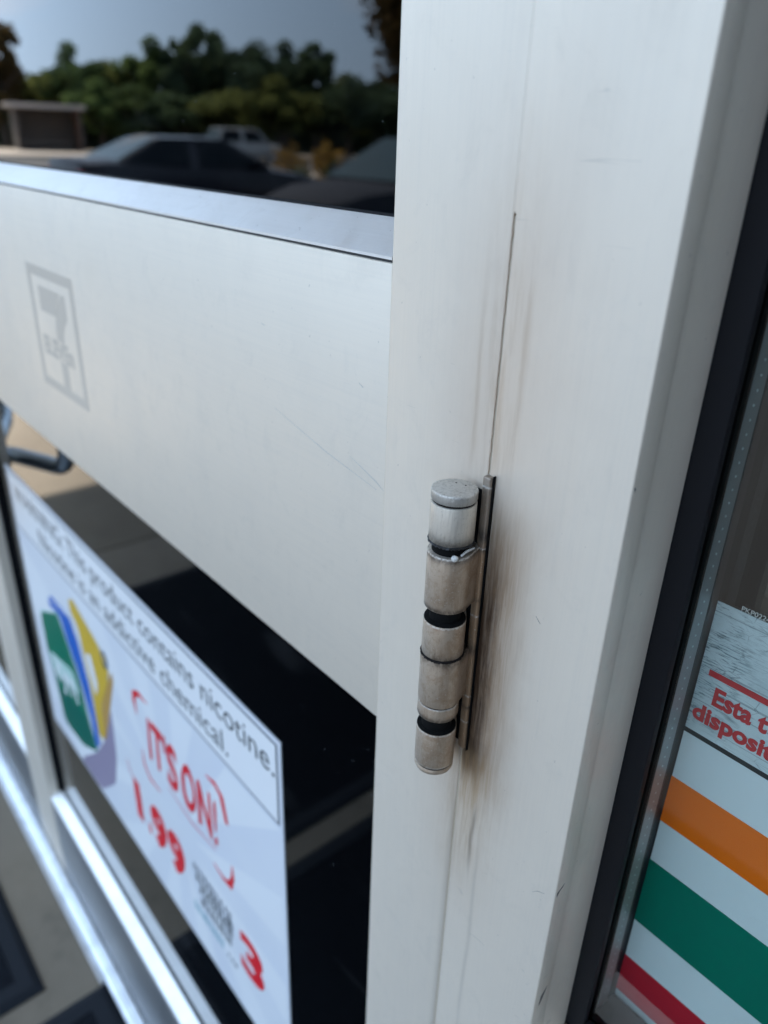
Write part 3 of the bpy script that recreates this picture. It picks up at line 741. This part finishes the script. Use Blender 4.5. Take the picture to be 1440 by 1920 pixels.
for a_, m_ in (([(-0.7990, -0.5990), (-0.7172, -0.5606), (-0.6925, -0.5970), (-0.6560, -0.6994), (-0.6400, -0.7380)], 'print_mint'), ([(-0.7440, -0.5500), (-0.6660, -0.5385), (-0.6445, -0.5690), (-0.6285, -0.6215), (-0.6238, -0.7130)], 'print_ray'), ([(-0.6360, -0.5000), (-0.5677, -0.5250), (-0.5480, -0.5460)], 'print_white')):
    stroke('printed_edge', [(p[0], zc(p[1])) for p in a_], 0.0022, y3 - 0.0003, m_, pos)
poly('printed_band', 'print_mint', [(-0.7900, -0.6600), (-0.7840, -0.6900), (-0.6780, -0.6700), (-0.6930, -0.6380)], y3 - 0.0002)
text('printed_word', 'zyn', -0.7800, zc(-0.6930), y3 - 0.0003, 0.0500, 0.0900, 'print_white', pos, bold=0.01)
poly('printed_badge', 'print_black', arc(-0.5560, -0.5390, 0.0100, 0.0125, 0, 340, 14), y3)
poly('printed_badge', 'print_yellow', arc(-0.5570, -0.5380, 0.0045, 0.0050, 0, 340, 10), y3 - 0.0002)
poly('printed_band', 'print_white', [(-0.6250, -0.5700), (-0.6050, -0.5600), (-0.5950, -0.6000), (-0.6080, -0.6250)], y3)
# hand lettered headline with its loose red strokes
for body, x, w in (('I', -0.4500, 0.0080), ('T', -0.4380, 0.0260), ("'", -0.4090, 0.0040), ('S', -0.4060, 0.0240), ('O', -0.3720, 0.0270), ('N', -0.3400, 0.0280), ('!', -0.3080, 0.0060)):
    text('headline', body, x, zc(-0.6040), y2, 0.0590, w, 'print_red', pos, bold=0.016 if body not in "I'!" else 0.0, shear=0.12)
    text('headline_shadow', body, x - 0.004, zc(-0.6085), PY - 0.0003, 0.0590, w + 0.004, 'print_pink', pos, bold=0.0, shear=0.12, th=0.00005)
def brush(pts, w, mat='print_red'): return stroke('brush_stroke', [(p[0], zc(p[1])) for p in pts], w, y2, mat, pos)
brush([(-0.4745, -0.5620), (-0.4780, -0.5450), (-0.4761, -0.5349), (-0.4620, -0.5260), (-0.4413, -0.5261)], [0.001, 0.007, 0.009, 0.006, 0.001])
brush([(-0.4730, -0.6100), (-0.4720, -0.6320), (-0.4600, -0.6430), (-0.4341, -0.6421)], [0.001, 0.004, 0.004, 0.001])
brush([(-0.3173, -0.5256), (-0.3000, -0.5230), (-0.2892, -0.5290), (-0.2823, -0.5575)], [0.001, 0.006, 0.008, 0.006])
brush([(-0.3170, -0.6400), (-0.3000, -0.6440), (-0.2857, -0.6414), (-0.2790, -0.6250), (-0.2784, -0.6080)], [0.001, 0.004, 0.009, 0.006, 0.001])
brush([(-0.4100, -0.6160), (-0.3600, -0.6230), (-0.3100, -0.6160)], [0.001, 0.003, 0.001], 'print_pink')
brush([(-0.5300, -0.6650), (-0.5250, -0.6800), (-0.5150, -0.6900)], [0.001, 0.003, 0.001], 'print_pink')
for body, x, w in (('1', -0.5180, 0.0170), ('.', -0.4860, 0.0080), ('9', -0.4740, 0.0400), ('9', -0.4300, 0.0400)):
    text('price', body, x, zc(-0.7430), y2, 0.0560, w, 'print_red', pos, bold=0.05)
text('price', '3', -0.2740, zc(-0.7430), y2, 0.0540, 0.0430, 'print_red', pos, bold=0.035)
# rows of small print, too blurred to read
rr = random.Random(3)
for zz, xa, xb, mt, hgt in ((-0.6950, -0.3680, -0.2860, 'print_grey', 0.010), (-0.7090, -0.3640, -0.2860, 'print_black', 0.011), (-0.7230, -0.3580, -0.2900, 'print_black', 0.012), (-0.7400, -0.3560, -0.2920, 'print_black', 0.012), (-0.7640, -0.3740, -0.3120, 'print_teal', 0.013), (-0.7650, -0.3040, -0.2780, 'print_grey', 0.006)):
    x = xa
    while x < xb - 0.004:
        w = rr.uniform(0.004, 0.008)
        sk = rr.uniform(-0.0015, 0.0015)
        poly('small_print', mt, [(x, zz), (x + w * 0.7, zz), (x + w * 0.7 + sk, zz + hgt), (x + sk, zz + hgt * rr.uniform(0.7, 1.0))])
        x += w + rr.uniform(0.0005, 0.003)

# ------------------------------------------------------------------ door mats on the pavement
def door_mat(x0, x1, y0, y1, label):
    mo = empty('door_mat', ((x0 + x1) / 2, (y0 + y1) / 2, 0.0), 0, label, 'door mat', 'black door mats outside the doors')
    t, rim = 0.011, 0.034
    bm = bmesh.new()
    def ring(i, z): return [bm.verts.new(p) for p in ((x0 + i, y0 + i, z), (x1 - i, y0 + i, z), (x1 - i, y1 - i, z), (x0 + i, y1 - i, z))]
    rs = [ring(0, 0.0006), ring(0, 0.003), ring(0.012, t), ring(rim, t), ring(rim, 0.004)]
    for a, b in zip(rs, rs[1:]):
        for i in range(4): bm.faces.new((a[i], a[(i + 1) % 4], b[(i + 1) % 4], b[i]))
    bm.faces.new(rs[0][::-1]); bm.faces.new(rs[-1])
    from_bm('rim', bm, 'mat_rubber', mo)
    box('carpet_field', x0 + rim + 0.001, x1 - rim - 0.001, y0 + rim + 0.001, y1 - rim - 0.001, 0.0041, t - 0.001, 'mat_carpet', mo)
    return mo
door_mat(-0.672, 0.52, -0.93, -0.0215, 'black door mat lying against the threshold below the poster')
door_mat(-1.780, -0.722, -1.02, -0.0985, 'black door mat set back from the threshold at the left')

# ------------------------------------------------------------------ just inside the window: display rack and boxes
rack = empty('display_rack', (0.05, 0.46, 0.004), 0, 'grey metal display rack standing inside behind the shop window', 'rack')
for xx in (-0.40, 0.48):
    for yy in (0.30, 0.62):
        box('upright', xx, xx + 0.02, yy, yy + 0.02, 0.004, 1.75, 'shelf_metal', rack)
for zz in (0.30, 0.70, 0.955, 1.30, 1.65):
    box('shelf', -0.38, 0.48, 0.285, 0.635, zz, zz + 0.02, 'shelf_metal', rack)
bxs = [(-0.36, -0.17, 0.976, 0.20, 'cardboard', 'plain brown cardboard box at the left end of the rack shelf'), (-0.15, -0.055, 0.976, 0.24, 'white_card', 'narrow white carton between two brown boxes on the rack'), (-0.035, 0.16, 0.976, 0.17, 'cardboard', 'low brown cardboard box right of the white carton'), (0.19, 0.44, 0.976, 0.26, 'cardboard', 'tall brown cardboard box at the right end of the rack shelf')]
for a, b, zz, hh, mt, lb in bxs:
    o = empty('carton', ((a + b) / 2, 0.42, zz), 0, lb, 'box', 'cartons on the rack')
    box('carton_body', a, b, 0.30, 0.55, zz, zz + hh, mt, o, bev=0.003)
    box('tape', (a + b) / 2 - 0.012, (a + b) / 2 + 0.012, 0.2985, 0.552, zz + hh * 0.55, zz + hh + 0.0008, 'white_card' if mt == 'cardboard' else 'cardboard', o)

# ------------------------------------------------------------------ parked cars (seen in the door glass)
def car_paint(name, col):
    m = Mat(name, col, 0.3, 0.0, 0.3); m.b.inputs['Coat Weight'].default_value = 0.15; m.b.inputs['Coat Roughness'].default_value = 0.05
    MAT[name] = m.m
car_paint('paint_black', (0.006, 0.007, 0.014)); car_paint('paint_silver', (0.42, 0.41, 0.40)); plain('paint_grey', (0.045, 0.050, 0.062), 0.8, spec=0.03)
plain('car_glass', (0.006, 0.010, 0.014), 0.08, 0.0, 0.08); plain('screen_glass', (0.02, 0.04, 0.042), 0.10, 0.0, 0.4); plain('tyre', (0.02, 0.02, 0.02), 0.8); plain('rim_metal', (0.45, 0.45, 0.46), 0.3, 0.9)
plain('lamp_red', (0.35, 0.01, 0.01), 0.2); plain('lamp_clear', (0.7, 0.72, 0.74), 0.15)
def car(loc, rz, label, paint, body, cabin, group='parked cars'):
    """body: stations (x, half width, z low, z top); cabin: (x base front, x roof front, x roof rear, x base rear, z belt, z roof, half width base, half width roof)"""
    c = empty('parked_car', loc, rz, label, 'car', group)
    bm = bmesh.new(); rings = []
    for x, w, zl, zt in body:
        zm = zl + (zt - zl) * 0.55
        rings.append([bm.verts.new(p) for p in ((x, -w * 0.86, zl), (x, -w, zl + (zt - zl) * 0.22), (x, -w, zm), (x, -w * 0.95, zt - 0.05), (x, -w * 0.80, zt), (x, 0, zt + 0.025), (x, w * 0.80, zt), (x, w * 0.95, zt - 0.05), (x, w, zm), (x, w, zl + (zt - zl) * 0.22), (x, w * 0.86, zl))])
    n = len(rings[0])
    for a, b in zip(rings, rings[1:]):
        for i in range(n): bm.faces.new((a[i], a[(i + 1) % n], b[(i + 1) % n], b[i]))
    bm.faces.new(rings[0][::-1]); bm.faces.new(rings[-1])
    from_bm('body', bm, paint, c, True, local=True)
    xf, xrf, xrr, xr, zb, zr, wb, wr = cabin
    P = {k: Vector(v) for k, v in dict(fb=(xf, wb, zb), ft=(xrf, wr, zr), rt=(xrr, wr, zr), rb=(xr, wb, zb)).items()}
    def Q(k, s): v = P[k]; return Vector((v.x, v.y * s, v.z))
    bm = bmesh.new()
    L = {k: bm.verts.new(Q(k, 1)) for k in P}; Rr = {k: bm.verts.new(Q(k, -1)) for k in P}
    mid = [bm.verts.new((x, 0, zr + 0.04)) for x in (xrf, xrr)]
    for S in (L, Rr): bm.faces.new([S[k] for k in ('fb', 'ft', 'rt', 'rb')])
    bm.faces.new((L['fb'], Rr['fb'], Rr['ft'], mid[0], L['ft'])); bm.faces.new((L['rb'], L['rt'], mid[1], Rr['rt'], Rr['rb']))
    bm.faces.new((L['ft'], mid[0], mid[1], L['rt'])); bm.faces.new((Rr['ft'], Rr['rt'], mid[1], mid[0]))
    bm.faces.new([L[k] for k in ('fb',)] + [L['rb'], Rr['rb'], Rr['fb']])
    from_bm('roof', bm, paint, c, False, local=True)
    def gpanel(name, q, m, off):
        # q: four corners, inset by m and set proud along the normal
        nrm = (q[1] - q[0]).cross(q[3] - q[0]).normalized()
        ctr = sum(q, Vector()) / 4
        if nrm.dot(ctr - Vector(((xf + xr) / 2, 0, zb))) < 0: nrm = -nrm
        qq = [p + (ctr - p) * m for p in q]
        bm = bmesh.new(); A = [bm.verts.new(p + nrm * 0.002) for p in qq]; B = [bm.verts.new(p + nrm * off) for p in qq]
        bm.faces.new(A); bm.faces.new(B[::-1])
        for i in range(4): bm.faces.new((A[i], B[i], B[(i + 1) % 4], A[(i + 1) % 4]))
        from_bm(name, bm, 'car_glass' if name == 'side_window' else 'screen_glass', c, False, local=True)
    gpanel('windscreen', [Q('fb', 1), Q('fb', -1), Q('ft', -1), Q('ft', 1)], 0.06, 0.02)
    gpanel('rear_window', [Q('rb', 1), Q('rb', -1), Q('rt', -1), Q('rt', 1)], 0.08, 0.02)
    for s in (1, -1):
        fb, ft, rt, rb = (Q(k, s) for k in ('fb', 'ft', 'rt', 'rb'))
        for t0, t1 in ((0.04, 0.48), (0.52, 0.97)):
            gpanel('side_window', [fb.lerp(rb, t0), ft.lerp(rt, t0), ft.lerp(rt, t1), fb.lerp(rb, t1)], 0.10, 0.015)
    x0, x1 = body[0][0], body[-1][0]
    wmax = max(b[1] for b in body)
    for xw in (x0 + 0.85, x1 - 0.95):
        for s in (1, -1):
            bm = bmesh.new(); bmesh.ops.create_cone(bm, cap_ends=True, segments=28, radius1=0.33, radius2=0.33, depth=0.21, matrix=Matrix.Translation((xw, s * (wmax - 0.10), 0.33)) @ Matrix.Rotation(math.pi / 2, 4, 'X'))
            bmesh.ops.bevel(bm, geom=[e for e in bm.edges if len(e.link_faces) == 2 and e.calc_face_angle() > 1], offset=0.03, segments=2, affect='EDGES')
            wv = from_bm('wheel', bm, 'tyre', c, True, local=True)
            bm = bmesh.new(); bmesh.ops.create_cone(bm, cap_ends=True, segments=20, radius1=0.21, radius2=0.19, depth=0.02, matrix=Matrix.Translation((xw, s * (wmax + 0.008), 0.33)) @ Matrix.Rotation(math.pi / 2 * s, 4, 'X'))
            from_bm('rim', bm, 'rim_metal', wv, True, local=True)
    for s in (1, -1):
        box('tail_light', x0 - 0.012, x0 + 0.05, s * 0.80, s * 0.52, body[0][3] - 0.19, body[0][3] - 0.06, 'lamp_red', c, bev=0.01, local=True)
        box('headlight', x1 - 0.05, x1 + 0.012, s * 0.78, s * 0.48, body[-1][3] - 0.17, body[-1][3] - 0.05, 'lamp_clear', c, bev=0.01, local=True)
        box('wing_mirror', xf - 0.40, xf - 0.28, s * (wb + 0.02), s * (wb + 0.22), zb + 0.02, zb + 0.15, paint, c, bev=0.03, local=True)
    return c
sedan_body = [(-2.45, 0.78, 0.45, 0.92), (-2.38, 0.84, 0.33, 1.02), (-1.95, 0.90, 0.24, 1.04), (-1.0, 0.92, 0.20, 0.98), (0.2, 0.92, 0.20, 0.95), (0.95, 0.92, 0.20, 0.93), (1.6, 0.90, 0.22, 0.85), (2.2, 0.85, 0.28, 0.73), (2.40, 0.74, 0.36, 0.60)]
sedan_cab = (0.98, 0.15, -1.05, -2.02, 0.93, 1.37, 0.83, 0.60)
car((-13.5, -6.95, -0.22), math.radians(-90), 'black parked sedan reflected in the upper door pane', 'paint_black', sedan_body, sedan_cab)
hatch_body = [(-2.1, 0.78, 0.45, 0.95), (-2.0, 0.86, 0.33, 1.05), (-1.2, 0.90, 0.22, 1.02), (0.2, 0.90, 0.20, 0.98), (0.9, 0.90, 0.22, 0.97), (1.6, 0.87, 0.26, 0.90), (2.0, 0.80, 0.34, 0.78), (2.12, 0.70, 0.40, 0.62)]
hatch_cab = (1.00, 0.10, -1.55, -2.02, 0.97, 1.48, 0.82, 0.62)
car((-8.1, -7.35, -0.22), math.radians(90), 'dusty grey parked car nearest the glass, its windscreen reflected at the pane corner', 'paint_grey', hatch_body, hatch_cab)
suv_body = [(-2.3, 0.82, 0.50, 1.05), (-2.2, 0.90, 0.38, 1.12), (-1.0, 0.94, 0.30, 1.12), (0.6, 0.94, 0.30, 1.10), (1.2, 0.93, 0.30, 1.06), (2.0, 0.88, 0.36, 0.98), (2.25, 0.78, 0.42, 0.82)]
suv_cab = (1.20, 0.55, -1.75, -2.20, 1.10, 1.78, 0.86, 0.68)
car((-43.4, -25.6, -0.21), math.radians(-90), 'silver wagon on the street beyond the black sedan', 'paint_silver', suv_body, suv_cab, 'cars on the street')

# ------------------------------------------------------------------ bus shelter across the street
plain('shelter_brick', (0.20, 0.10, 0.065), 0.85, var=0.4, scale=5); plain('shelter_roof', (0.38, 0.33, 0.30), 0.7); plain('shelter_wall', (0.10, 0.08, 0.065), 0.85)
sh = empty('bus_shelter', (-57.0, -18.9, -0.06), math.radians(10), 'small brick bus shelter with flat pale roof under the reflected trees', 'shelter')
box('roof', -1.2, 1.4, -2.35, 2.35, 2.45, 2.70, 'shelter_roof', sh, bev=0.02, local=True)
box('back_wall', -1.0, -0.85, -2.0, 2.0, 0, 2.45, 'shelter_wall', sh, local=True)
box('side_wall', -0.849, 1.0, -2.0, -1.85, 0, 2.45, 'shelter_brick', sh, local=True)
box('side_wall', -0.849, 1.0, 1.85, 2.0, 0, 2.45, 'shelter_wall', sh, local=True)
box('bench', -0.80, -0.35, -1.5, 1.5, 0.42, 0.48, 'shelter_roof', sh, local=True)
for yy in (-1.97, 1.85): box('post', 1.15, 1.27, yy, yy + 0.12, 0, 2.45, 'shelter_wall', sh, local=True)

# ------------------------------------------------------------------ trees and shrubs
def foliage(name, c):
    m = Mat(name, c, 0.95, 0, 0.03)
    m.mix(m.noise((0.6, 0.6, 0.6), 4).step(0.35, 0.65) * 0.7, tuple(v * 0.5 for v in c))
    tl = m.nt.nodes.new('ShaderNodeBsdfTranslucent'); tl.inputs['Color'].default_value = (c[0] * 1.5, c[1] * 1.5, c[2] * 1.2, 1)
    mxs = m.nt.nodes.new('ShaderNodeMixShader'); mxs.inputs[0].default_value = 0.33
    m.nt.links.new(m.b.outputs[0], mxs.inputs[1]); m.nt.links.new(tl.outputs[0], mxs.inputs[2])
    m.nt.links.new(mxs.outputs[0], m.nt.nodes['Material Output'].inputs['Surface'])
    MAT[name] = m.m
foliage('leaf_green', (0.105, 0.150, 0.060)); foliage('leaf_olive', (0.130, 0.145, 0.055)); foliage('leaf_dark', (0.080, 0.115, 0.070)); foliage('leaf_brown', (0.090, 0.060, 0.026)); foliage('leaf_dry', (0.30, 0.19, 0.06))
plain('bark', (0.075, 0.055, 0.042), 0.9, var=0.5, scale=3)
def crown_mesh(seed, rx, rz, n, size):
    r = random.Random(seed); bm = bmesh.new()
    clumps = []
    for _ in range(52):
        a = r.uniform(0, 2 * math.pi); b = math.acos(r.uniform(-1, 1)); q = r.uniform(0.30, 0.95)
        clumps.append((Vector((math.sin(b) * math.cos(a) * rx * q, math.sin(b) * math.sin(a) * rx * q, math.cos(b) * rz * q)), r.uniform(0.12, 0.32) * rx))
    for _ in range(n):
        cc, cr = r.choice(clumps)
        d = Vector((r.gauss(0, 1), r.gauss(0, 1), r.gauss(0, 1))).normalized() * cr * (r.random() ** 0.4)
        p = cc + Vector((d.x, d.y, d.z * 0.85))
        u = Vector((r.gauss(0, 1), r.gauss(0, 1), r.gauss(0, 1))).normalized(); v = u.orthogonal().normalized()
        s = size * r.uniform(0.6, 1.3)
        vs = [bm.verts.new(p + u * s * a + v * s * 0.6 * b) for a, b in ((-1, 0), (0, -1), (1, 0), (0, 1))]
        bm.faces.new(vs)
    me = bpy.data.meshes.new('crown'); bm.to_mesh(me); bm.free(); return me
CR = [crown_mesh(11, 2.6, 2.9, 7000, 0.20), crown_mesh(12, 3.0, 2.6, 7500, 0.21), crown_mesh(13, 2.2, 3.3, 7000, 0.19)]
def tree(x, y, h, w, kind, leaf, label, group='trees across the street'):
    t = empty('tree', (x, y, -0.1), rng.uniform(0, 6.28), label, 'tree', group)
    ch = h * 0.86
    zcn = h - ch * 0.5
    r0 = 0.02 * h + 0.06
    tr = tube('trunk', [(0, 0, 0), (0.05, 0.02, zcn * 0.35), (-0.06, 0.05, zcn * 0.7), (0.05, 0, h * 0.86)], [r0 * 1.3, r0, r0 * 0.75, r0 * 0.2], 'bark', t, 10, local=True)
    for k in range(5):
        a = k * 1.3 + 0.3; b0 = zcn * (0.55 + 0.08 * k)
        tube('limb', [(0, 0, b0), (math.cos(a) * w * 0.18, math.sin(a) * w * 0.18, b0 + h * 0.09), (math.cos(a) * w * 0.36, math.sin(a) * w * 0.36, b0 + h * 0.2)], [r0 * 0.5, r0 * 0.35, r0 * 0.1], 'bark', tr, 8, local=True)
    me = CR[kind].copy(); me.materials.clear(); me.materials.append(MAT[leaf])
    o = bpy.data.objects.new('crown', me); COL.objects.link(o); o.parent = t; o.location = (0, 0, zcn)
    o.scale = (w / 4.9, w / 4.9, ch / 5.6)
    return t
def at(az, dist): return (0.18 - dist * math.sin(math.radians(az)), 0.245 - dist * math.cos(math.radians(az)))
TR = [  # azimuth, distance, height, width, crown, leaf, label
    (73.9, 72, 8.2, 5.6, 2, 'leaf_brown', 'sparse brownish tree behind the left end of the bus shelter'),
    (71.6, 76, 5.8, 7.0, 1, 'leaf_olive', 'low grey green tree right behind the bus shelter roof'),
    (69.4, 74, 7.3, 5.2, 0, 'leaf_green', 'green tree just right of the bus shelter'),
    (67.2, 78, 7.4, 6.0, 1, 'leaf_olive', 'yellowish green tree between the shelter and the tall pointed tree'),
    (64.9, 75, 8.1, 5.6, 0, 'leaf_green', 'green tree left of the tallest tree'),
    (63.0, 74, 9.4, 5.2, 2, 'leaf_dark', 'tallest pointed dark tree in the middle of the row'),
    (60.9, 76, 8.8, 5.8, 0, 'leaf_dark', 'dark round tree behind the silver wagon'),
    (58.8, 74, 9.2, 6.4, 1, 'leaf_dark', 'broad dark tree right of the silver wagon'),
    (56.6, 78, 8.6, 5.8, 0, 'leaf_dark', 'dark tree between two broad ones right of centre'),
    (54.6, 74, 8.7, 6.0, 2, 'leaf_dark', 'dark tree with the steep right shoulder before the gap of sky'),
    (60.0, 62, 4.6, 6.0, 1, 'leaf_olive', 'low olive tree standing in front of the dark row'),
    (57.0, 60, 4.9, 5.6, 0, 'leaf_olive', 'second low olive tree in front of the dark row'),
    (52.3, 66, 5.6, 5.4, 0, 'leaf_olive', 'short olive tree under the gap of sky'),
    (50.4, 60, 5.8, 5.4, 1, 'leaf_dark', 'short dark tree beside the tall brown one'),
    (66.0, 62, 4.2, 5.0, 2, 'leaf_green', 'low green tree in front between shelter and sedan'),
    (68.2, 63, 4.4, 4.6, 0, 'leaf_green', 'low green tree next to the shelter side wall'),
    (63.6, 63, 4.3, 5.4, 1, 'leaf_dark', 'low dark tree above the sedan roof'),
    (54.2, 62, 4.4, 5.4, 2, 'leaf_dark', 'low dark tree behind the dry shrubs'),
]
for az, di, h, w, k, lf, lb in TR:
    x, y = at(az, di); tree(x, y, h, w, k, lf, lb)
x, y = at(46.9, 36); tree(x, y, 10.0, 6.0, 1, 'leaf_brown', 'near brown leaved tree at the right edge of the upper pane', 'trees by the parking lot')
hedge_me = crown_mesh(21, 1.0, 0.7, 1500, 0.07)
def shrub(x, y, s, leaf, label):
    me = hedge_me.copy(); me.materials.clear(); me.materials.append(MAT[leaf])
    t = empty('shrub', (x, y, -0.10), rng.uniform(0, 6), label, 'shrub', 'shrubs on the planting strip')
    o = bpy.data.objects.new('foliage', me); COL.objects.link(o); o.parent = t; o.location = (0, 0, 0.55 * s); o.scale = (s * 0.75, s * 0.75, s)
    tube('stem', [(0, 0, 0), (0.03, 0.02, 0.3 * s), (0.0, 0.05, 0.7 * s)], [0.03, 0.025, 0.008], 'bark', t, 6, local=True)
for az, di, s, lf, lb in ((56.4, 29.5, 0.92, 'leaf_dry', 'yellow dry shrub beside the sedan bonnet'), (53.7, 29.8, 0.95, 'leaf_dry', 'yellow dry shrub left of the near car windscreen'), (53.2, 26.5, 0.55, 'leaf_dark', 'small green shrub below the right dry one'), (55.6, 27.0, 0.45, 'leaf_olive', 'small olive shrub below the left dry one'), (51.2, 31.0, 0.7, 'leaf_dark', 'dark shrub behind the near car windscreen')):
    x, y = at(az, di); shrub(x, y, s, lf, lb)

# dense understorey behind the street trees
bm = bmesh.new(); r = random.Random(5)
for _ in range(26000):
    az = r.uniform(44, 80); d0 = r.uniform(80, 90)
    xx, yy = at(az, d0); zz = r.uniform(0, 1) ** 0.8 * (3.6 + 1.3 * math.sin(az * 1.7) + 0.8 * math.sin(az * 4.1))
    p = Vector((xx, yy, zz - 0.2)); u = Vector((r.gauss(0, 1), r.gauss(0, 1), r.gauss(0, 1))).normalized(); v = u.orthogonal().normalized(); s_ = r.uniform(0.25, 0.5)
    bm.faces.new([bm.verts.new(p + u * s_ * a + v * s_ * 0.7 * b) for a, b in ((-1, 0), (0, -1), (1, 0), (0, 1))])
me = bpy.data.meshes.new('woodland'); bm.to_mesh(me); bm.free()
tag(link('woodland', me, 'leaf_dark'), 'far dark mass of woodland undergrowth behind the street trees', 'woodland', None, 'stuff')
